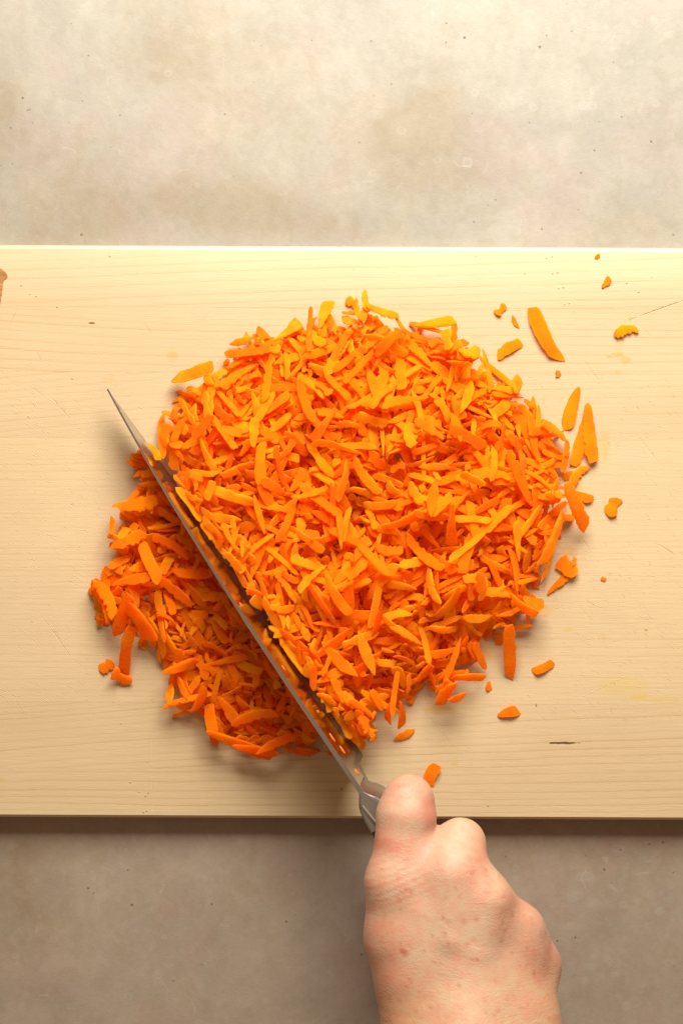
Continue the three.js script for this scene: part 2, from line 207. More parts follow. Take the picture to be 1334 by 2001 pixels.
// to the right of the blade in the view
const rel = heel0.clone().sub(sp0), lean = rel.dot(side), heelX = rel.dot(kx);
const ky = new THREE.Vector3(-side.x * lean, .046, -side.z * lean).normalize(), kz = new THREE.Vector3().crossVectors(kx, ky).normalize();
const kO = sp0.clone().addScaledVector(ky, -.046 / ky.y);            // spine line, dropped to the edge
const knifeM = new THREE.Matrix4().makeBasis(kx, ky, kz).setPosition(kO);
const knifeInv = knifeM.clone().invert();
const mm = .001;
{
  const knife = new THREE.Group(); knife.name = 'chef_knife'; scene.add(knife); knife.applyMatrix4(knifeM);
  tag(knife, "steel chef's knife with black handle, standing on its edge in the grated carrot", 'knife');
  const L = BL / mm, hx = heelX / mm;
  const spine = (x) => { const t = clamp((x - 40) / (L - 40), 0, 1); return 46.2 - 34.2 * Math.pow(t, 2.3); };
  const edge = (x) => { if (x >= hx) { const t = clamp((x - 95) / (L - 95), 0, 1); return 11.4 * Math.pow(t, 2.0); } const t = clamp((hx - x) / (hx + 8), 0, 1); return 16 * sstep(0, .07, t) + 8 * Math.pow(t, 1.2); };
  const thick = (x) => mix(2.2, .8, clamp(x / L, 0, 1) ** .8);
  const xs = []; for (let x = -4; x < hx - 1.2; x += .8) xs.push(x); xs.push(hx - 1, hx - .8, hx - .6, hx - .4, hx - .2, hx); for (let x = hx + 2; x < L - 1; x += 2) xs.push(x); xs.push(L - .6, L);
  const rows = xs.map((x) => { const y0 = edge(x), y1 = Math.max(spine(x), y0 + .15), t = thick(x) / 2, hgt = y1 - y0, r = Math.min(.28, hgt * .2);
    const ring = [[y0, 0], [y0 + Math.min(1.1, hgt * .3), Math.min(.3, t * .45)], [mix(y0, y1, .5), t * .74], [y1 - r, t], [y1, t - .22]];
    return [...ring, ...ring.slice(1).reverse().map(([y, z]) => [y, -z])].map(([y, z]) => [x * mm, y * mm, z * mm]); });
  const n = rows[0].length, pos = rows.flat(2), idx = [];
  for (let i = 0; i < rows.length - 1; i++) for (let j = 0; j < n; j++) { const a = i * n + j, b = i * n + (j + 1) % n; idx.push(a, a + n, b, b, a + n, b + n); }
  for (let j = 1; j < n - 1; j++) { idx.push(0, j, j + 1); const e = (rows.length - 1) * n; idx.push(e, e + j + 1, e + j); }
  let g = new THREE.BufferGeometry(); g.setAttribute('position', new THREE.Float32BufferAttribute(pos, 3)); g.setIndex(idx); g.computeVertexNormals();
  g = toCreasedNormals(g, .35);
  { const p = g.attributes.position, uv = []; for (let i = 0; i < p.count; i++) uv.push(p.getX(i) / .02, p.getY(i) / .02); g.setAttribute('uv', new THREE.Float32BufferAttribute(uv, 2)); }
  const N = 256, bd = new Uint8Array(N * N * 4); for (let j = 0; j < N; j++) for (let i = 0; i < N; i++) { const v = 255 * clamp(.5 + .6 * (vn(i * .6, j * .03, 130) - .5) + .3 * (vn(i * .2, j * .015, 131) - .5), 0, 1), o = (j * N + i) * 4; bd[o] = bd[o + 1] = bd[o + 2] = v; bd[o + 3] = 255; }
  const brush = dataTex(bd, N, N, false, THREE.RepeatWrapping);
  const steel = new THREE.MeshPhysicalMaterial({ color: lin(.43, .42, .41), metalness: 1, roughness: .14, bumpMap: brush, bumpScale: .000012 });
  const satin = new THREE.MeshPhysicalMaterial({ color: lin(.37, .36, .35), metalness: 1, roughness: .33 });
  part('blade', g, steel, knife);
  const loft = (st, seg = 28) => {                                    // st: [x, y0, y1, halfwidth, squareness]
    const P = [], I = []; st.forEach(([x, y0, y1, w, e]) => { for (let k = 0; k < seg; k++) { const a = k / seg * 2 * Math.PI, c = Math.cos(a), s = Math.sin(a); P.push(x * mm, mm * ((y0 + y1) / 2 + (y1 - y0) / 2 * Math.sign(s) * Math.abs(s) ** e), mm * w * Math.sign(c) * Math.abs(c) ** e); } });
    for (let i = 0; i < st.length - 1; i++) for (let k = 0; k < seg; k++) { const a = i * seg + k, b = i * seg + (k + 1) % seg; I.push(a, b, a + seg, b, b + seg, a + seg); }
    const c0 = P.length / 3; P.push(st[0][0] * mm, mm * (st[0][1] + st[0][2]) / 2, 0); const e = st.at(-1); P.push(e[0] * mm, mm * (e[1] + e[2]) / 2, 0);
    for (let k = 0; k < seg; k++) { I.push(c0, (k + 1) % seg, k); const q = (st.length - 1) * seg; I.push(c0 + 1, q + k, q + (k + 1) % seg); }
    const g = new THREE.BufferGeometry(); g.setAttribute('position', new THREE.Float32BufferAttribute(P, 3)); g.setIndex(I); g.computeVertexNormals(); return toCreasedNormals(g, .6);
  };
  part('bolster', loft([[1.5, 26, 46.1, 1.32, .5], [-.5, 25, 46.3, 1.5, .5], [-2, 23.5, 46.4, 2.3, .45], [-4, 22.5, 46.4, 3.9, .4], [-6, 22, 46.4, 5.2, .36], [-8, 21.6, 46.4, 5.9, .34], [-12, 21, 46.4, 6.6, .34], [-17.4, 20.5, 46.2, 7.4, .34]]), satin, knife);
  const bol = knife.children.at(-1);
  for (const [z, w, m] of [[-2.0, .55, new THREE.MeshPhysicalMaterial({ color: lin(.85, .83, .8), metalness: 1, roughness: .3 })], [-3.1, .8, new THREE.MeshPhysicalMaterial({ color: lin(.05, .045, .04), roughness: .5 })]]) { const b = new THREE.BoxGeometry(11.5 * mm, .3 * mm, w * mm); b.rotateY(.09); b.translate(-11.6 * mm, 46.38 * mm, z * mm); part('seam', b, m, bol); }
  const black = new THREE.MeshPhysicalMaterial({ color: lin(.018, .017, .017), roughness: .42 });
  const hd = part('handle', loft([[-17.5, 20.6, 46.1, 7.2, .42], [-30, 20, 46, 8.6, .5], [-55, 19.5, 45.5, 9.2, .55], [-80, 20.5, 45.5, 9.0, .55], [-105, 19, 46, 9.0, .55], [-118, 16, 46.5, 8.8, .5], [-121, 17.5, 45, 7.6, .5]]), black, knife);
  for (const x of [-38, -66, -96]) { const c = new THREE.CylinderGeometry(.0032, .0032, .0186, 20); c.rotateX(Math.PI / 2); c.translate(x * mm, .033, 0); part('rivet', c, satin, hd); }
  // wet smears and scraps dried on the face
  const smear = new THREE.MeshPhysicalMaterial({ color: lin(.55, .12, .008), roughness: .75, specularIntensity: .3 });
  for (const [x, y, a, b] of [[24, 36, 2.4, 1.1], [17, 33, 2.2, 1.2], [6, 34, 1.6, 1.1], [163, 27, 1.3, 1.0], [36, 30, .8, .7], [60, 38, 1.6, .5], [92, 37, 1.2, .6]]) { const s = new THREE.SphereGeometry(1, 12, 8); s.scale(a * mm, b * mm, .35 * mm); s.translate(x * mm, y * mm, mm * thick(x) / 2 * .86); part('carrot_smear', s, smear, knife).userData.label = 'orange carrot smear on the blade'; }
}

// ------------------------------------------------------------------ grated carrot
// a family of shred shapes, 16 x 4.4 x 1.6 mm before scaling, each bent, twisted and torn in its own way
function shredGeometry(kind) {
  const n = 20, m = 8, pos = [], col = [], uv = [], idx = [], L = 16, Wd = 4.6, th = 1.5;
  const bend = rr(-1, 1) * 1.5 + .4, sideBend = rr(-1, 1) * 1.4, twist = rr(-.55, .55), gut = rr(-.07, .12), rag = rnd() < .4 ? rr(.16, .34) : rr(.03, .12), rag2 = rnd() < .3 ? rr(.1, .25) : rr(.02, .08), s0 = rnd() * 1000 | 0, oblA = rr(-1, 1), oblB = rr(-1, 1), ta = rr(.3, .8), bump = rr(.15, .45), lop = rr(-.2, .2);
  for (let i = 0; i < n; i++) {
    const t = i / (n - 1), u = t * 2 - 1, e = Math.min(t, 1 - t);
    let w = 1;
    if (kind === 0) w = Math.min(1, .62 + 4.5 * e) * (.86 + .22 * vn(t * 4, s0, 11));                   // blunt strip
    else if (kind === 1) w = Math.min(1, .1 + 2.3 * Math.pow(e, .8)) * (.9 + .2 * vn(t * 4, s0, 11));   // pointed at both ends
    else if (kind === 2) w = Math.min(1, .1 + 1.1 * Math.pow(t, ta)) * Math.min(1, .6 + 5 * (1 - t));   // one sharp end
    else w = (.55 + .6 * vn(t * 5, s0, 3)) * Math.min(1, .45 + 5 * e);                                   // torn chip
    w = Math.max(w, .06);
    const ro = rag * (h2(i, s0, 1) - .6) * 2, ro2 = rag2 * (h2(i, s0, 2) - .6) * 2, tk = th * (.7 + .5 * vn(t * 3, s0, 4)) * Math.min(1, .45 + 4 * e);
    const tw = twist * u, c = Math.cos(tw), s = Math.sin(tw), off = lop * Math.sin(t * 5 + s0);
    for (let k = 0; k < m; k++) {
      const a = (k + .5) / m * 2 * Math.PI, ca = Math.cos(a), sa = Math.sin(a);
      let z = Math.sign(ca) * Math.abs(ca) ** .4 * Wd / 2 * w * (ca > 0 ? 1 + ro : 1 + ro2) + off, y = Math.sign(sa) * Math.abs(sa) ** .6 * tk / 2;
      y += gut * (z * z) - .1 + (sa > 0 ? bump * .6 * (vn(t * 11, k * 2.1 + s0, 5) - .5) : 0);
      const Y = y * c - z * s, Zz = y * s + z * c, endShift = (u < 0 ? oblA : oblB) * z * .75 * Math.abs(u) ** 4;
      pos.push((L / 2 * u + endShift) * mm, (Y + bend * (1 / 3 - u * u)) * mm, (Zz + sideBend * (u * u - .33)) * mm);
      uv.push(t * 1.6 + s0 * .37, k / m); const v = 1 + .06 * (vn(t * 6, k * .8 + s0, 6) - .5), gg = 1 + .42 * (vn(t * 5 + 9, k * .7 + s0, 7) - .5) + (Math.abs(ca) > .8 ? .12 : 0); col.push(clamp(v, 0, 1.04), clamp(v * gg, 0, 1.3), v);
    }
  }
  for (let i = 0; i < n - 1; i++) for (let k = 0; k < m; k++) { const a = i * m + k, b = i * m + (k + 1) % m; idx.push(a, b, a + m, b, b + m, a + m); }
  for (let k = 1; k < m - 1; k++) { idx.push(0, k + 1, k); const q = (n - 1) * m; idx.push(q, q + k, q + k + 1); }
  let g = new THREE.BufferGeometry(); g.setAttribute('position', new THREE.Float32BufferAttribute(pos, 3)); g.setAttribute('color', new THREE.Float32BufferAttribute(col, 3)); g.setAttribute('uv', new THREE.Float32BufferAttribute(uv, 2)); g.setIndex(idx);
  g = toCreasedNormals(g, .7); g.userData = { kind, bend };
  return g;
}
const VAR = []; for (let i = 0; i < 64; i++) VAR.push(shredGeometry(i % 8 < 4 ? 0 : i % 8 < 5 ? 1 : i % 8 < 7 ? 2 : 3));
const TONES = [[.995, .46, .008], [.995, .425, .006], [.995, .39, .005], [.995, .355, .004], [.995, .32, .003], [.995, .49, .010]];
const fibre = (() => { const n = 128, d = new Uint8Array(n * n * 4); for (let j = 0; j < n; j++) for (let i = 0; i < n; i++) { const o = (j * n + i) * 4; d[o] = d[o + 1] = d[o + 2] = 255 * clamp(.5 + .55 * (vn(i * .12, j * .33, 400) - .5) + .45 * (vn(i * .3, j * .3, 401) - .5), 0, 1); d[o + 3] = 255; } return dataTex(d, n, n, false, THREE.MirroredRepeatWrapping); })();
const FLESH = { bumpMap: fibre, bumpScale: .00017, roughness: 1, specularIntensity: .06, transmission: .76 };
const shredMats = TONES.map(([r, g, b]) => new THREE.MeshPhysicalMaterial({ color: lin(r, g, b), vertexColors: true, ...FLESH }));

// height of what lies on the board, on a 0.6 mm grid
const GC = .0006, GX0 = -.115, GZ0 = -.1, GW = 400, GH = 380, HM = new Float32Array(GW * GH), OWN = new Int32Array(GW * GH).fill(-1);
const hAt = (x, z) => { const i = Math.round((x - GX0) / GC), j = Math.round((z - GZ0) / GC); return i < 0 || j < 0 || i >= GW || j >= GH ? 0 : HM[j * GW + i]; };
const poly = (list) => list.map(([a, b]) => [(a - 667) * S, (b - 1000) * S]);
const MAIN = poly([[378, 770], [455, 716], [528, 676], [622, 654], [700, 642], [795, 650], [852, 672], [906, 714], [984, 772], [1038, 812], [1078, 868], [1082, 930], [1066, 1010], [1044, 1098], [1018, 1178], [974, 1220], [912, 1272], [868, 1320], [815, 1338], [752, 1364], [692, 1390], [640, 1392], [335, 912], [340, 845]]);
const LEFT = poly([[300, 925], [252, 985], [236, 1050], [228, 1100], [203, 1148], [212, 1185], [255, 1218], [312, 1268], [345, 1315], [380, 1372], [415, 1420], [480, 1448], [560, 1446], [622, 1432], [640, 1402]]);
const inside = (P, x, z) => { let c = false; for (let i = 0, j = P.length - 1; i < P.length; j = i++) if ((P[i][1] > z) !== (P[j][1] > z) && x < (P[j][0] - P[i][0]) * (z - P[i][1]) / (P[j][1] - P[i][1]) + P[i][0]) c = !c; return c; };
const toEdge = (P, x, z, skipA, skipB) => { let d = 1; for (let i = 0, j = P.length - 1; i < P.length; j = i++) { if (j === skipA && i === skipB) continue; const ax = P[j][0], az = P[j][1], bx = P[i][0] - ax, bz = P[i][1] - az, t = clamp(((x - ax) * bx + (z - az) * bz) / (bx * bx + bz * bz), 0, 1); d = Math.min(d, Math.hypot(x - ax - bx * t, z - az - bz * t)); } return d; };
const q0 = new THREE.Vector3();
const bladeSide = (x, y, z) => { q0.set(x, y, z).applyMatrix4(knifeInv); return q0.x < -.022 || q0.x > BL + .001 || q0.y > .047 ? 0 : q0.z > .0012 ? 1 : q0.z < -.0012 ? -1 : 2; };
const shreds = [];
// lay one shred on what is there; returns false when it would pass through the blade
function drop(x, z, yaw, len, wid, thk, opt = {}) {
  const cx = Math.cos(yaw), cz = Math.sin(yaw), half = len / 2 * .9, ns = 7, hs = [], ss = [];
  for (let i = 0; i < ns; i++) { const s = (i / (ns - 1) * 2 - 1) * half; let h = 0; for (const w of [-.35, 0, .35]) h = Math.max(h, hAt(x + cx * s - cz * w * wid, z + cz * s + cx * w * wid)); hs.push(h); ss.push(s); }
  let best = -1, slope = 0;
  for (let i = 0; i < 3; i++) for (let j = 4; j < 7; j++) { const b = (hs[j] - hs[i]) / (ss[j] - ss[i]), v = hs[i] - b * ss[i]; if (v > best) { best = v; slope = b; } }
  slope = clamp(slope, -.62, .62) + (opt.jit ? rr(-.12, .12) : 0);
  let a = 0; const over = ss.map((s, i) => hs[i] - slope * s).sort((p, q) => q - p); a = opt.flat ? over[0] : over[1] - .0002;
  let hl = 0, hr = 0; for (let i = 1; i < 6; i++) { hl += hAt(x + cx * ss[i] + cz * wid * .6, z + cz * ss[i] - cx * wid * .6); hr += hAt(x + cx * ss[i] - cz * wid * .6, z + cz * ss[i] + cx * wid * .6); }
  const roll = clamp((hr - hl) / 5 / (wid * 1.2), -.7, .7) + (opt.jit ? rr(-.3, .3) : 0);
  const y = Math.max(a, 0) + thk * .42, want = opt.side;
  let sd = 0;
  for (const s of [-1, -.5, 0, .5, 1]) for (const w of [-.5, .5]) { const b = bladeSide(x + cx * s * len / 2 - cz * w * wid, T + y + slope * s * len / 2, z + cz * s * len / 2 + cx * w * wid); if (b === 2) return false; if (b) { if (sd && b !== sd) return false; sd = b; } }
  if (want && sd && sd !== want) return false;
  const id = shreds.length, ni = Math.ceil(len / GC * 1.3), nj = Math.ceil(wid / GC * 1.3);
  for (let p = 0; p <= ni; p++) { const u = p / ni * 2 - 1, s = u * len / 2, wq = wid * .5 * Math.min(1, .35 + 3 * (1 - Math.abs(u)));
    for (let q = 0; q <= nj; q++) { const w = (q / nj * 2 - 1) * wq, i = Math.round((x + cx * s - cz * w - GX0) / GC), j = Math.round((z + cz * s + cx * w - GZ0) / GC); if (i < 0 || j < 0 || i >= GW || j >= GH) continue;
      const h = y + slope * s + roll * w + thk * .3; if (h > HM[j * GW + i]) { HM[j * GW + i] = h; OWN[j * GW + i] = id; } } }
  const X = new THREE.Vector3(cx, slope, cz).normalize(), Zv = new THREE.Vector3(-cz, roll, cx); Zv.addScaledVector(X, -Zv.dot(X)).normalize(); const Y = new THREE.Vector3().crossVectors(Zv, X);
  const M = new THREE.Matrix4().makeBasis(X, Y, Zv); M.setPosition(x, T + y, z);
  shreds.push({ M, len, wid, thk, x, z, y, yaw, v: opt.v ?? (rnd() * 64 | 0), tone: opt.tone ?? (rnd() * rnd() * 0 + rnd() * 6 | 0), label: opt.label, sd });
  return true;
}
const size = () => { const r = rnd(), k = r < .36 ? rr(3, 8) : r < .82 ? rr(8, 15) : rr(14, 22); return [k * mm, rr(1.7, 4.6) * mm * (k < 8 ? .8 : 1), rr(.7, 1.6) * mm]; };
const hollow = (x, z) => { let v = 0; for (const [a, b, r] of [[690, 1010, 60], [640, 1050, 40], [600, 900, 40], [820, 1080, 45], [880, 900, 40]]) { const q = S * r; v += Math.exp(-((x - (a - 667) * S) ** 2 + (z - (b - 1000) * S) ** 2) / (q * q)); } return Math.min(1, v); };
function heap(P, sideWanted, hMax, run, tries, skipA, skipB, seed) {
  let x0 = 9, x1 = -9, z0 = 9, z1 = -9; for (const [a, b] of P) { x0 = Math.min(x0, a); x1 = Math.max(x1, a); z0 = Math.min(z0, b); z1 = Math.max(z1, b); }
  for (let i = 0; i < tries; i++) {
    const x = rr(x0, x1), z = rr(z0, z1); if (!inside(P, x, z)) continue;
    const d = toEdge(P, x, z, skipA, skipB), goal = hMax * (1 - Math.exp(-d / run)) * (.55 + .9 * fbm(x * 55, z * 55, 3, seed)) * (1 - .72 * hollow(x, z)) + .001;
    if (hAt(x, z) > goal) continue;
    const [l, w, t] = size(); drop(x, z, rr(0, Math.PI * 2), l, w, t, { jit: true, side: sideWanted });
  }
}
heap(MAIN, 1, .0165, .017, 42000, 21, 22, 300);
heap(LEFT, -1, .0085, .019, 14000, 14, 0, 310);
// long shreds that lie loose on top of the heap
for (let i = 0, k = 0; i < 900 && k < 130; i++) { const P = rnd() < .8 ? MAIN : LEFT, x = rr(-.1, .095), z = rr(-.085, .095); if (!inside(P, x, z) || toEdge(P, x, z) < .006) continue; if (drop(x, z, rr(0, 6.28), rr(12, 23) * mm, rr(2.6, 5) * mm, rr(.9, 1.6) * mm, { jit: true, side: P === MAIN ? 1 : -1 })) k++; }
// shreds pushed up against both faces of the blade
for (let i = 0, k = 0; i < 5000 && k < 230; i++) {
  const u = rr(.012, BL - .03), off = rr(.0018, .011) * (rnd() < .72 ? 1 : -1), p = kO.clone().addScaledVector(kx, u).addScaledVector(side, off); if (hAt(p.x, p.z) > (off > 0 ? .018 : .012) || (u > BL - .05 && off > 0) || u < .03 && rnd() < .6) continue;
  const [l, w, t] = size(); if (drop(p.x, p.z, Math.atan2(kx.z, kx.x) + rr(-1.1, 1.1), Math.min(l, .012) * rr(.45, 1), w * .8, t * .9, { side: Math.sign(off) })) k++;
}
// stragglers strewn along the rims
for (let i = 0, k = 0; i < 4000 && k < 170; i++) {
  const P = rnd() < .6 ? MAIN : LEFT, x = rr(-.115, .11), z = rr(-.095, .105), d = toEdge(P, x, z, P === MAIN ? 21 : 14, P === MAIN ? 22 : 0); if (d > (inside(P, x, z) ? .003 : .0062)) continue;
  const [l, w, t] = size(); if (drop(x, z, rr(0, 6.28), l * (rnd() < .5 ? .7 : 1.1), w, t, { side: P === MAIN ? 1 : -1 })) k++;
}
const heapCount = shreds.length;

// single shreds on the bare board and at the rim: x, y, length, width, angle (photo pixels), shape, tone, what it looks like
const LOOSE = [
  [1063, 654, 116, 27, 62, 0, 1, 'long straight carrot shred lying alone on the bare board, upper right of the heap'],
  [994, 680, 54, 22, -28, 0, 0, 'short thick carrot shred between the heap and the long lone shred'],
  [978, 604, 26, 15, -48, 3, 0, 'small ragged carrot chip above the short thick shred'],
  [1006, 628, 28, 8, 62, 1, 1, 'hair-thin carrot sliver beside the small ragged chip'],
  [1184, 552, 24, 13, -50, 2, 1, 'small wedge-shaped carrot bit near the top right of the board'],
  [1167, 500, 13, 8, -45, 1, 1, 'tiny carrot crumb at the far edge of the board'],
  [1222, 645, 46, 21, -12, 3, 0, 'stubby notched carrot piece at the far right of the board'],
  [1090, 730, 13, 10, 100, 3, 1, 'tiny round carrot crumb below the long lone shred'],
  [1117, 797, 86, 26, 107, 2, 1, 'tapering carrot shred standing off the upper right rim of the heap'],
  [1133, 858, 104, 22, 103, 2, 0, 'pale half of the pair of shreds right of the heap'],
  [1151, 845, 114, 25, 84, 2, 1, 'darker half of the pair of shreds right of the heap, lying on top'],
  [1127, 930, 52, 18, -54, 0, 0, 'short shred pointing down from the pair right of the heap'],
  [1134, 968, 48, 17, 22, 2, 2, 'pointed shred under the thick shred at the right rim of the heap'],
  [1120, 990, 112, 29, 63, 0, 1, 'thick straight shred sticking out to the right from the heap'],
  [1197, 990, 38, 27, 112, 3, 1, 'plump carrot stub lying alone on the board, right of the thick straight shred'],
  [1089, 1142, 54, 15, -42, 2, 2, 'thin curved tail under the broad chip right of the heap'],
  [1108, 1108, 44, 34, 38, 3, 1, 'broad torn carrot chip right of the heap'],
  [1121, 1096, 20, 8, -80, 2, 1, 'small spur on top of the broad torn chip'],
  [1179, 1131, 11, 9, 20, 3, 1, 'tiny lone carrot crumb right of the broad chip'],
  [1061, 1304, 44, 18, -25, 0, 2, 'short blunt carrot stick lower right of the heap'],
  [992, 1392, 42, 21, -15, 2, 3, 'small triangular carrot flake lower right of the heap'],
  [955, 1341, 19, 11, 85, 2, 3, 'tiny triangular carrot crumb just off the lower right rim'],
  [790, 1436, 44, 15, -28, 1, 3, 'leaf-shaped carrot flake below the heap'],
  [843, 1513, 42, 23, 108, 0, 3, "carrot piece on the board right of the thumb's tip"],
  [993, 1272, 114, 23, 88, 0, 3, 'long broad shred hanging straight down from the lower right rim'],
  [783, 1392, 62, 15, 88, 2, 3, 'thin tail hanging down from the bottom of the heap'],
  [687, 589, 24, 22, 20, 3, 0, 'round carrot nub just above the top of the heap'],
  [698, 613, 44, 10, 76, 1, 0, 'thin upright sliver under the round nub above the heap'],
  [713, 592, 50, 15, 84, 2, 5, 'narrow upright shred at the very top of the heap'],
  [745, 612, 68, 17, 16, 2, 0, 'slanting shred right of the narrow upright one at the top'],
  [634, 617, 66, 25, -72, 2, 5, 'upright leaf-like shred at the top left of the heap'],
  [473, 668, 56, 15, -14, 1, 5, 'thin pointed shred off the upper left rim of the heap'],
  [565, 650, 70, 22, -38, 2, 5, 'slanting broad shred on the upper left rim'],
  [380, 732, 92, 26, -14, 0, 5, 'thick level shred sticking out left at the upper left rim'],
  [846, 633, 82, 20, -6, 2, 5, 'level shred pointing right from the top of the heap'],
  [870, 672, 46, 20, 82, 3, 5, 'stubby upright piece at the upper right rim'],
  [912, 694, 44, 26, -10, 3, 5, 'broad rounded flake at the upper right rim'],
  [1005, 754, 44, 20, 95, 1, 0, 'oval flake standing off the upper right rim of the heap'],
  [1078, 840, 66, 17, 32, 0, 5, 'shred slanting out of the right rim beside the tapering shred'],
  [1072, 1050, 110, 22, 112, 2, 1, 'long shred running down along the right rim of the heap'],
  [1035, 1175, 50, 24, 20, 2, 2, 'wide tip poking out of the lower right rim'],
  [1015, 1180, 70, 17, 38, 2, 2, 'narrow shred slanting out at the lower right rim'],
  [915, 1320, 74, 16, 3, 0, 3, 'level shred sticking out right at the bottom of the heap'],
  [868, 1350, 60, 22, -58, 0, 3, 'upright shred at the bottom rim below the level one'],
  [890, 1358, 44, 15, -18, 1, 3, 'short curved piece beside the bottom level shred'],
  [710, 1405, 34, 20, 70, 3, 4, 'dark stub in the shade under the bottom of the heap'],
  [208, 1302, 30, 25, -30, 3, 3, 'small ragged crumb farthest left on the board'],
  [200, 1213, 21, 15, 0, 3, 3, 'small square bit at the left end of the left heap'],
  [204, 1172, 84, 24, 64, 0, 2, 'outermost slanting shred at the left end of the left heap'],
  [215, 1168, 76, 22, 62, 0, 3, 'second slanting shred at the left end, on the outermost one'],
  [262, 1132, 92, 20, -12, 2, 3, 'long level shred reaching left out of the left heap'],
  [246, 1200, 96, 24, 112, 0, 3, 'shred slanting down left over the two outermost ones'],
  [282, 1212, 92, 27, 56, 0, 3, 'broad shred slanting down right at the left end'],
  [250, 1270, 108, 24, 102, 0, 3, 'long shred hanging down from the left end of the left heap'],
  [238, 1322, 44, 24, 32, 3, 3, 'folded bit at the foot of the long hanging shred on the left'],
  [224, 1026, 42, 13, 84, 1, 2, 'small upright sliver at the left rim near the knife tip end'],
  [275, 985, 78, 26, -10, 2, 2, 'broad pointed shred at the upper end of the left heap'],
  [255, 1055, 70, 24, -25, 2, 2, 'slanting shred on the left rim above the gap'],
  [300, 1095, 90, 24, 62, 0, 3, 'straight broad shred slanting through the left heap'],
  [358, 1338, 54, 14, 66, 1, 3, 'thin tail hanging from the lower rim of the left heap'],
  [392, 1365, 66, 17, -62, 2, 3, 'slanting shred at the lower left rim of the left heap'],
  [355, 1300, 70, 20, -20, 2, 3, 'pointed level shred at the lower left rim'],
  [416, 1400, 60, 22, 82, 0, 3, 'upright strip above the long curved strip'],
  [470, 1448, 136, 25, 22, 2, 3, 'long curved strip along the bottom of the left heap'],
  [500, 1458, 86, 20, 8, 2, 4, 'dark end of the long curved strip at the bottom'],
  [545, 1445, 100, 17, -22, 1, 4, 'dark slim shred running up to the knife at the bottom'],
  [594, 1467, 64, 16, 5, 1, 4, 'dark lone flake left of the knife near its heel'],
  [450, 1385, 70, 22, 55, 2, 3, 'slanting shred in the lower part of the left heap'],
  [500, 1395, 84, 20, -14, 0, 3, 'level strip in the lower part of the left heap'],
];
const byKind = [0, 1, 2, 3].map((k) => VAR.map((g, i) => [g.userData.kind, i]).filter(([q]) => q === k).map(([, i]) => i));
for (const [px, py, l, w, deg, kind, tone, label] of LOOSE) {
  const p = at(px, py, 1.5), a = deg * Math.PI / 180, list = byKind[kind], v = list.slice().sort((m1, m2) => Math.abs(VAR[m1].userData.bend - .3) - Math.abs(VAR[m2].userData.bend - .3))[rnd() * Math.ceil(list.length * .6) | 0];
  for (let t = 0; t < 14; t++) { const ok = drop(p.x - side.x * .0006 * t * (px < 660 && py > 900 ? 1 : 0), p.z - side.z * .0006 * t * (px < 660 && py > 900 ? 1 : 0), a, l * S * 1.02, w * S, clamp(w * S * .42, .0007, .0021), { flat: true, v, tone, label }); if (ok) break; }
}
// shreds that cling to the face of the blade: along the blade from the bolster, height (mm), length, width, turn on the face, lean away from it
const CLING = [[168, 17, 9, 3, 4, .5, 'nearest the tip'], [140, 18, 17, 5.2, 5, .8, 'bright long one below the first'], [126, 18, 10, 4.2, -14, .9, 'short one below the bright long one'], [117, 17, 12, 3.6, 10, .8, 'ragged one in the upper half of the blade'], [88, 18, 12, 5, 62, .95, 'upright stub across the middle of the blade'], [72, 19, 11, 4, -10, .7, 'start of the bright band below the middle'], [60, 18, 21, 5.4, 3, .8, 'long bright band below the middle'], [36, 17, 8, 4.6, 20, .9, 'lone crumb between the band and the heel'], [25, 12, 16, 3.6, -4, .7, 'slim strip near the heel'], [17, 9, 10, 4, 8, .8, 'last strip at the heel'], [13, 6.5, 8, 4.6, 30, .9, 'plump stub at the heel']];
for (const [x, y, l, w, deg, ln, what] of CLING) {
  const a = deg * Math.PI / 180, R = new THREE.Matrix4().makeRotationZ(a).multiply(new THREE.Matrix4().makeRotationX(Math.PI / 2 - ln));
  R.setPosition(x * mm, y * mm, mm * (2.0 + w * .42 * Math.sin(ln)));
  const M = knifeM.clone().multiply(R), p = new THREE.Vector3().setFromMatrixPosition(M);
  shreds.push({ M, len: l * mm, wid: w * mm, thk: 1.5 * mm, x: p.x, z: p.z, y: p.y - T, yaw: 0, v: byKind[rnd() < .6 ? 0 : 3][rnd() * 8 | 0], tone: rnd() < .7 ? 5 : 0, label: 'carrot shred clinging to the blade face, ' + what, cling: true });
}
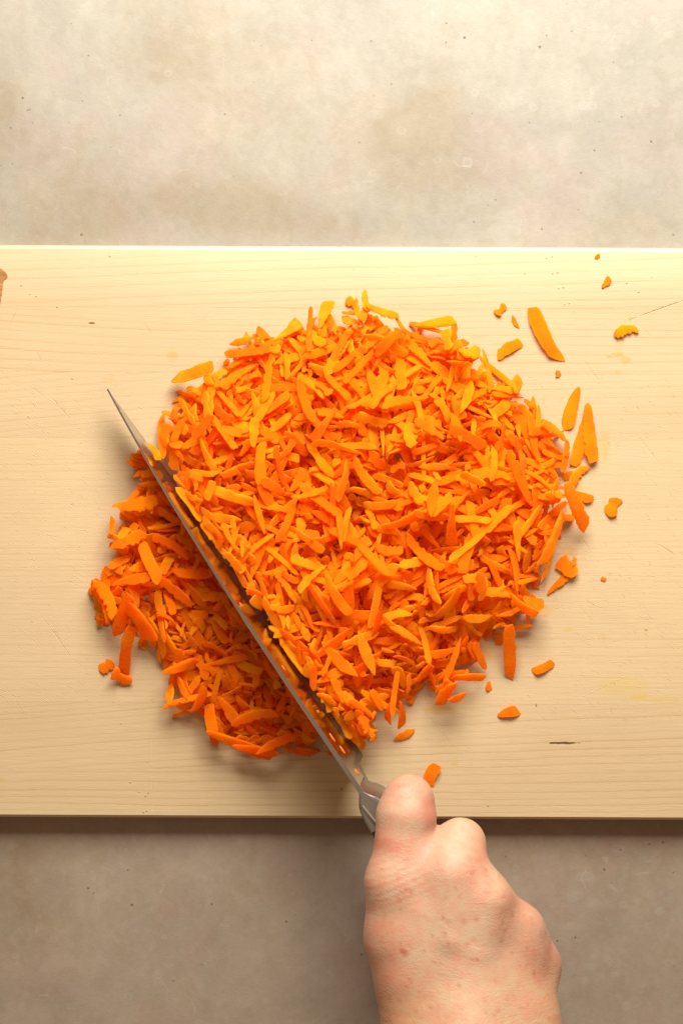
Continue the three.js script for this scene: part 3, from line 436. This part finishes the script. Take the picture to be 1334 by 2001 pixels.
// which show most: count the cells of the grid that each one tops
const seen = new Int32Array(shreds.length); for (let i = 0; i < OWN.length; i++) if (OWN[i] >= 0) seen[OWN[i]]++;
const order = shreds.map((s, i) => i).filter((i) => i < heapCount).sort((a, b) => seen[b] - seen[a]);
const single = new Set(shreds.map((s, i) => i).filter((i) => i >= heapCount));
const hc = { x: (700 - 667) * S, z: (1000 - 1000) * S }, lc = { x: (390 - 667) * S, z: (1200 - 1000) * S };
const words12 = ['twelve', 'one', 'two', 'three', 'four', 'five', 'six', 'seven', 'eight', 'nine', 'ten', 'eleven'];
const givenLabels = new Set();
function describe(s) {
  const left = s.sd === -1 || (s.sd === 0 && inside(LEFT, s.x, s.z)), c = left ? lc : hc, dx = s.x - c.x, dz = s.z - c.z, clock = words12[Math.round(((Math.atan2(dx, -dz) / (2 * Math.PI) + 1) % 1) * 12) % 12];
  const d = Math.hypot(dx, dz) / (left ? .045 : .088), ring = d < .28 ? 'at the centre' : d < .52 ? 'a third out' : d < .78 ? 'two thirds out' : 'near the rim';
  const len = s.len > .0185 ? 'very long' : s.len > .0145 ? 'long' : s.len > .0105 ? 'middling' : 'short', wd = s.wid > .0044 ? 'broad' : s.wid > .0034 ? '' : 'slim', a = ((s.yaw * 180 / Math.PI) % 180 + 180) % 180;
  const dir = a < 22 || a > 158 ? 'lying level' : a < 68 ? 'slanting down right' : a < 112 ? 'lying upright' : 'slanting down left';
  const where = left ? 'left heap' : 'main heap';
  return { label: `${len}${wd ? ' ' + wd : ''} shred on ${where}, ${clock} o'clock, ${ring}, ${dir}`, group: left ? 'grated carrot shreds on the small heap left of the knife' : 'grated carrot shreds on the main heap right of the knife' };
}
const rest = [];
for (const i of order) { if (single.size >= 300) break; const d = describe(shreds[i]).label; if (!givenLabels.has(d)) { givenLabels.add(d); single.add(i); } }
shreds.forEach((s, i) => {
  const M = s.M.clone().multiply(new THREE.Matrix4().makeScale(s.len / (16 * mm), s.thk / (1.55 * mm), s.wid / (4.4 * mm)));
  if (single.has(i)) {
    const m = cast(new THREE.Mesh(VAR[s.v], shredMats[s.tone])); m.name = numbered('carrot_shred'); m.applyMatrix4(M); scene.add(m);
    if (s.label) tag(m, s.label, 'carrot shred', s.cling ? 'carrot shreds clinging to the blade' : 'loose carrot shreds on the board and at the rims');
    else { const d = describe(s); tag(m, d.label, 'carrot shred', d.group); }
  } else if (seen[i] > 0 || rnd() < .6) {
    const g = VAR[s.v].clone().applyMatrix4(M), c = g.attributes.color, t = TONES[s.tone]; for (let k = 0; k < c.count; k++) c.setXYZ(k, c.getX(k) * t[0], c.getY(k) * t[1], c.getZ(k) * t[2]); rest.push(g);
  }
});
{
  const m = part('grated_carrot', mergeGeometries(rest), new THREE.MeshPhysicalMaterial({ vertexColors: true, ...FLESH }), scene);
  tag(m, 'smaller and half-buried shreds that fill both heaps of grated carrot', 'grated carrot', null, 'stuff');
}
console.log('shreds', shreds.length, 'heap', heapCount, 'single', single.size, 'hmax', HM.reduce((a, b) => Math.max(a, b), 0));

// ------------------------------------------------------------------ person: the right hand on the knife and the bare forearm
{
  const V = (px, py, h, r) => { const p = at(px, py, h); return [p.x / mm, p.y / mm, p.z / mm, r]; };
  const cap = (p, a, b) => { const bx = b[0] - a[0], by = b[1] - a[1], bz = b[2] - a[2], px = p[0] - a[0], py = p[1] - a[1], pz = p[2] - a[2], t = clamp((px * bx + py * by + pz * bz) / (bx * bx + by * by + bz * bz), 0, 1); return Math.hypot(px - bx * t, py - by * t, pz - bz * t) - (a[3] + (b[3] - a[3]) * t); };
  const smin = (a, b, k) => { const h = Math.max(k - Math.abs(a - b), 0) / k; return Math.min(a, b) - h * h * k * .25; };
  const wr = [V(838, 2015, 62, 14.8), V(905, 2015, 69, 17), V(965, 2015, 67, 16.5), V(1013, 2015, 60, 15)];
  const mcp = [V(888, 1712, 64, 10), V(937, 1764, 63, 9.6), V(1004, 1824, 54, 9), V(1044, 1888, 46, 8.2)];
  const th = [V(779, 1722, 60, 12.6), V(787, 1648, 58.5, 11.1), V(793, 1594, 57, 11.8), V(798, 1563, 56, 10.7)];
  const palm = [[wr[0], mcp[0]], [wr[1], mcp[1]], [wr[2], mcp[2]], [wr[3], mcp[3]], [V(788, 1830, 58, 13.8), th[0]], [V(812, 1930, 58, 13.2), V(788, 1830, 58, 13.8)], [wr[0], V(812, 1930, 58, 13.2)], [V(795, 1742, 56, 10.5), V(880, 1735, 56, 8.5)], [V(1000, 1985, 46, 15), V(1010, 1905, 40, 10)],
    [V(860, 1900, 56, 15), V(880, 1790, 58, 13)], [V(828, 1910, 60, 14), V(838, 1775, 61, 11.5)], [V(846, 1690, 61, 8.5), V(885, 1678, 60, 10)], [mcp[0], mcp[1]], [mcp[1], mcp[2]], [mcp[2], mcp[3]], [V(905, 1960, 60, 16), V(930, 1830, 58, 13)], [V(960, 1960, 58, 15), V(985, 1870, 52, 12)], [wr[0], V(850, 2800, 150, 27)], [wr[1], V(920, 2800, 165, 27)], [wr[3], V(1000, 2800, 145, 26)]];
  const fingers = [
    [mcp[0], V(899, 1647, 56, 9.9), V(856, 1662, 13, 8.6), V(797, 1682, 9, 7.4)],
    [mcp[1], V(944, 1750, 27, 9.4), V(887, 1752, 9, 8.4), V(818, 1758, 11, 7.5)],
    [mcp[2], V(1005, 1802, 22, 9), V(937, 1816, 8, 8), V(864, 1820, 11, 7.1)],
    [mcp[3], V(1036, 1872, 17, 7.8), V(976, 1886, 8, 7), V(918, 1888, 11, 6.3)]];
  const tend = [[V(885, 1722, 68, 4), V(880, 1830, 74, 2)], [V(950, 1765, 69, 4), V(930, 1850, 73, 2)]];
  const knuck = [V(885, 1702, 66.5, 5), V(947, 1752, 67.5, 5), V(1018, 1808, 57.5, 5), V(1056, 1876, 48.5, 4.5)];
  const f = (p) => {
    let d = 1e3; for (const [a, b] of palm) d = smin(d, cap(p, a, b), 11);
    for (const k of knuck) d = smin(d, Math.hypot(p[0] - k[0], p[1] - k[1], p[2] - k[2]) - k[3], 7);
    for (const [a, b] of tend) d = smin(d, cap(p, a, b), 9);
    let t = 1e3; for (let i = 0; i < 3; i++) t = smin(t, cap(p, th[i], th[i + 1]), 3); d = smin(d, t, 6);
    let fs = 1e3; for (const F of fingers) { let e = 1e3; for (let i = 0; i < 3; i++) e = smin(e, cap(p, F[i], F[i + 1]), 2.5); fs = smin(fs, e, 1.2); }
    d = smin(d, fs, 4);
    // fine folds: thumb joint, the first web, wrist
    const fold = Math.sin(p[2] * 2.1 + p[0] * .9 + 2 * vn(p[0] * .2, p[2] * .2, 200)) * .08 * Math.exp(-((p[2] - (at(0, 1710, 60).z / mm)) ** 2) / 90) * Math.exp(-((p[0] - at(770, 0, 60).x / mm) ** 2) / 160);
    return d + fold + .2 * (vn(p[0] * .16 + 50, p[2] * .16, 210) - .5) + .09 * Math.sin(p[2] * 1.3 + 3.5 * vn(p[0] * .09, p[2] * .09, 5)) * sstep(195, 215, p[2]) * (1 - sstep(228, 250, p[2])) * vn(p[0] * .07, p[2] * .2, 6);
  };
  // surface nets on a 1.25 mm grid
  const c = 1.05, lo = [-4, T / mm - 6, 98], n = [106, 178, 320], at3 = (i, j, k) => i + n[0] * (j + n[1] * k), F = new Float32Array(n[0] * n[1] * n[2]);
  for (let k = 0; k < n[2]; k++) for (let j = 0; j < n[1]; j++) for (let i = 0; i < n[0]; i++) {
    const p = [lo[0] + i * c, lo[1] + j * c, lo[2] + k * c];
    // skip far cells cheaply
    if (k > 131 && (p[1] < 40 + (p[2] - 230) * .2 || p[1] > 130 + (p[2] - 230) * .8)) { F[at3(i, j, k)] = 9; continue; }
    F[at3(i, j, k)] = f(p);
  }
  const vid = new Int32Array(F.length).fill(-1), pos = [], nor = [], col = [], uv = [], idx = [];
  const freck = []; for (let i = 0; i < 120; i++) { const q = at(rr(730, 1090), rr(1700, 2001), 75); freck.push([q.x / mm, q.z / mm, rr(.5, 1.3), rr(.15, .5)]); }
  for (const [a, b, r, s] of [[790, 1863, 1.9, .8], [784, 1858, 1.3, .6], [930, 1795, 1.4, .5], [875, 1800, 1.6, .45], [906, 1800, 1.3, .4], [980, 1842, 1.1, .6], [930, 1872, .9, .8], [925, 1835, 1.3, .4], [982, 1803, 1.1, .5], [828, 1858, 1.1, .4], [868, 1825, 1.4, .4]]) { const q = at(a, b, 78); freck.push([q.x / mm, q.z / mm, r, s]); }
  const red = [[796, 1575, 60, 11, 12, .45], [892, 1655, 60, 10, 9, .25], [752, 1640, 60, 11, 5, .9], [792, 1537, 68, 7, 4, .5], [735, 1790, 60, 12, 14, .5], [900, 1700, 75, 10, 8, .25], [975, 1735, 72, 10, 8, .3], [1020, 1765, 60, 12, 10, .4], [780, 1715, 70, 14, 8, .4], [1060, 1850, 50, 12, 14, .55], [840, 1600, 60, 4, 14, .7], [760, 1900, 60, 12, 20, .35], [940, 1640, 45, 6, 8, .35]].map(([a, b, h, sx, sz, s]) => { const q = at(a, b, h); return [q.x / mm, q.z / mm, sx, sz, s]; });  // skin redness; leading thumb and index patches darken the colour against bright light
  const paleS = [[800, 1580, 66, 8, 10, .2], [882, 1690, 74, 5, 9, .6], [975, 1715, 70, 5, 6, .5], [760, 1725, 68, 7, 8, .5], [890, 1640, 50, 7, 5, .4]].map(([a, b, h, sx, sz, s]) => { const q = at(a, b, h); return [q.x / mm, q.z / mm, sx, sz, s]; });
  const axis = (z) => mix(28, 55, clamp((z - 100) / 350, 0, 1));
  for (let k = 0; k < n[2] - 1; k++) for (let j = 0; j < n[1] - 1; j++) for (let i = 0; i < n[0] - 1; i++) {
    let m = 0, s = [0, 0, 0], cnt = 0; const v = []; for (let q = 0; q < 8; q++) { const x = F[at3(i + (q & 1), j + (q >> 1 & 1), k + (q >> 2))]; v.push(x); if (x < 0) m |= 1 << q; }
    if (m === 0 || m === 255) continue;
    for (const [a, b] of [[0, 1], [2, 3], [4, 5], [6, 7], [0, 2], [1, 3], [4, 6], [5, 7], [0, 4], [1, 5], [2, 6], [3, 7]]) if ((v[a] < 0) !== (v[b] < 0)) { const t = v[a] / (v[a] - v[b]); for (let d = 0; d < 3; d++) s[d] += (a >> d & 1) + t * ((b >> d & 1) - (a >> d & 1)); cnt++; }
    const p = [lo[0] + (i + s[0] / cnt) * c, lo[1] + (j + s[1] / cnt) * c, lo[2] + (k + s[2] / cnt) * c], e = .5, g = [0, 1, 2].map((d) => { const a = p.slice(), b = p.slice(); a[d] += e; b[d] -= e; return f(a) - f(b); }), gl = Math.hypot(...g) || 1;
    vid[at3(i, j, k)] = pos.length / 3; pos.push(p[0] * mm, p[1] * mm, p[2] * mm); nor.push(g[0] / gl, g[1] / gl, g[2] / gl);
    const ang = Math.atan2(p[0] - axis(p[2]), p[1] - 60); uv.push(ang * 35 / 40, p[2] / 40);
    const tan = sstep(at(0, 1830, 60).z / mm, at(0, 1990, 60).z / mm, p[2]); let r = .405 - .04 * tan, gg = .254 - .046 * tan, b = .162 - .048 * tan; const mo = fbm(p[0] * .11 + 3, p[2] * .11 + p[1] * .07, 4, 220) - .5, mo2 = fbm(p[0] * .35, p[2] * .35 + p[1] * .2, 3, 230) - .5;
    let rd = .8 * mo + .6 * mo2 + .3 * (vn(p[0] * .75, p[2] * .75 + p[1] * .4, 250) - .5); for (const q of red) rd += q[4] * Math.exp(-(((p[0] - q[0]) / q[2]) ** 2 + ((p[2] - q[1]) / q[3]) ** 2)); for (const q of paleS) rd -= q[4] * .5 * Math.exp(-(((p[0] - q[0]) / q[2]) ** 2 + ((p[2] - q[1]) / q[3]) ** 2));
    gg *= 1 - .40 * rd; b *= 1 - .42 * rd; r *= 1 - .03 * rd + .1 * mo2;
    if (g[1] > 0) for (const q of freck) { const dd = Math.hypot(p[0] - q[0], p[2] - q[1]) / q[2]; if (dd < 1.2) { const w = (1 - sstep(.3, 1.15, dd)) * q[3]; r *= 1 - .22 * w; gg *= 1 - .58 * w; b *= 1 - .7 * w; } }
    col.push(r, gg, b);
  }
  for (let k = 1; k < n[2] - 1; k++) for (let j = 1; j < n[1] - 1; j++) for (let i = 1; i < n[0] - 1; i++) {
    const a = F[at3(i, j, k)];
    const quad = (o, p, q, r) => { if (o < 0 || p < 0 || q < 0 || r < 0) return; a < 0 ? idx.push(o, p, q, o, q, r) : idx.push(o, q, p, o, r, q); };
    if ((a < 0) !== (F[at3(i + 1, j, k)] < 0)) quad(vid[at3(i, j - 1, k - 1)], vid[at3(i, j, k - 1)], vid[at3(i, j, k)], vid[at3(i, j - 1, k)]);
    if ((a < 0) !== (F[at3(i, j + 1, k)] < 0)) quad(vid[at3(i - 1, j, k - 1)], vid[at3(i - 1, j, k)], vid[at3(i, j, k)], vid[at3(i, j, k - 1)]);
    if ((a < 0) !== (F[at3(i, j, k + 1)] < 0)) quad(vid[at3(i - 1, j - 1, k)], vid[at3(i, j - 1, k)], vid[at3(i, j, k)], vid[at3(i - 1, j, k)]);
  }
  const g = new THREE.BufferGeometry(); for (const [nm, a, q] of [['position', pos, 3], ['normal', nor, 3], ['color', col, 3], ['uv', uv, 2]]) g.setAttribute(nm, new THREE.Float32BufferAttribute(a, q)); g.setIndex(idx);
  const N = 1024, bd = new Uint8Array(N * N * 4);                     // 40 mm of fine skin relief
  for (let j = 0; j < N; j++) for (let i = 0; i < N; i++) { const u = i / N * 40, v = j / N * 40, wv = vn(u * .5, v * .5, 240) * 2.4; const ln = 1 - Math.abs(2 * vn(u * .28 + wv * .3, v * 1.25 + wv, 241) - 1), l2 = 1 - Math.abs(2 * vn((u + v) * .55, (u - v) * 1.1 + wv, 244) - 1); let h = .75 - .42 * ln ** 4 * vn(u * .12, v * .12, 245) - .22 * l2 ** 4 + .12 * (vn(u * 2.6, v * 2.6, 242) - .5); const o = (j * N + i) * 4; bd[o] = bd[o + 1] = bd[o + 2] = 255 * clamp(h, 0, 1); bd[o + 3] = 255; }
  const skin = new THREE.MeshPhysicalMaterial({ vertexColors: true, roughness: .54, specularIntensity: .7, bumpMap: dataTex(bd, N, N, false, THREE.MirroredRepeatWrapping), bumpScale: .00016, sheen: .15, sheenRoughness: .5, sheenColor: lin(1, .75, .6) });
  const person = new THREE.Group(); person.name = 'person'; scene.add(person);
  tag(person, 'bare right hand and forearm of a person gripping the black knife handle', 'person');
  const hand = part('hand', g, skin, person);
  // thumbnail on the far side of the thumb, seen edge on
  const nail = new THREE.SphereGeometry(1, 24, 16); nail.scale(.0016, .0052, .0072); const c0 = at(839, 1588, 60); nail.rotateZ(.25); nail.rotateY(-.12); nail.translate(c0.x + .0002, c0.y - .0045, c0.z);
  part('thumbnail', nail, new THREE.MeshPhysicalMaterial({ color: lin(.72, .36, .29), roughness: .28, clearcoat: .4 }), hand);
  console.log('hand tris', idx.length / 3);
}
renderer.render(scene, camera);
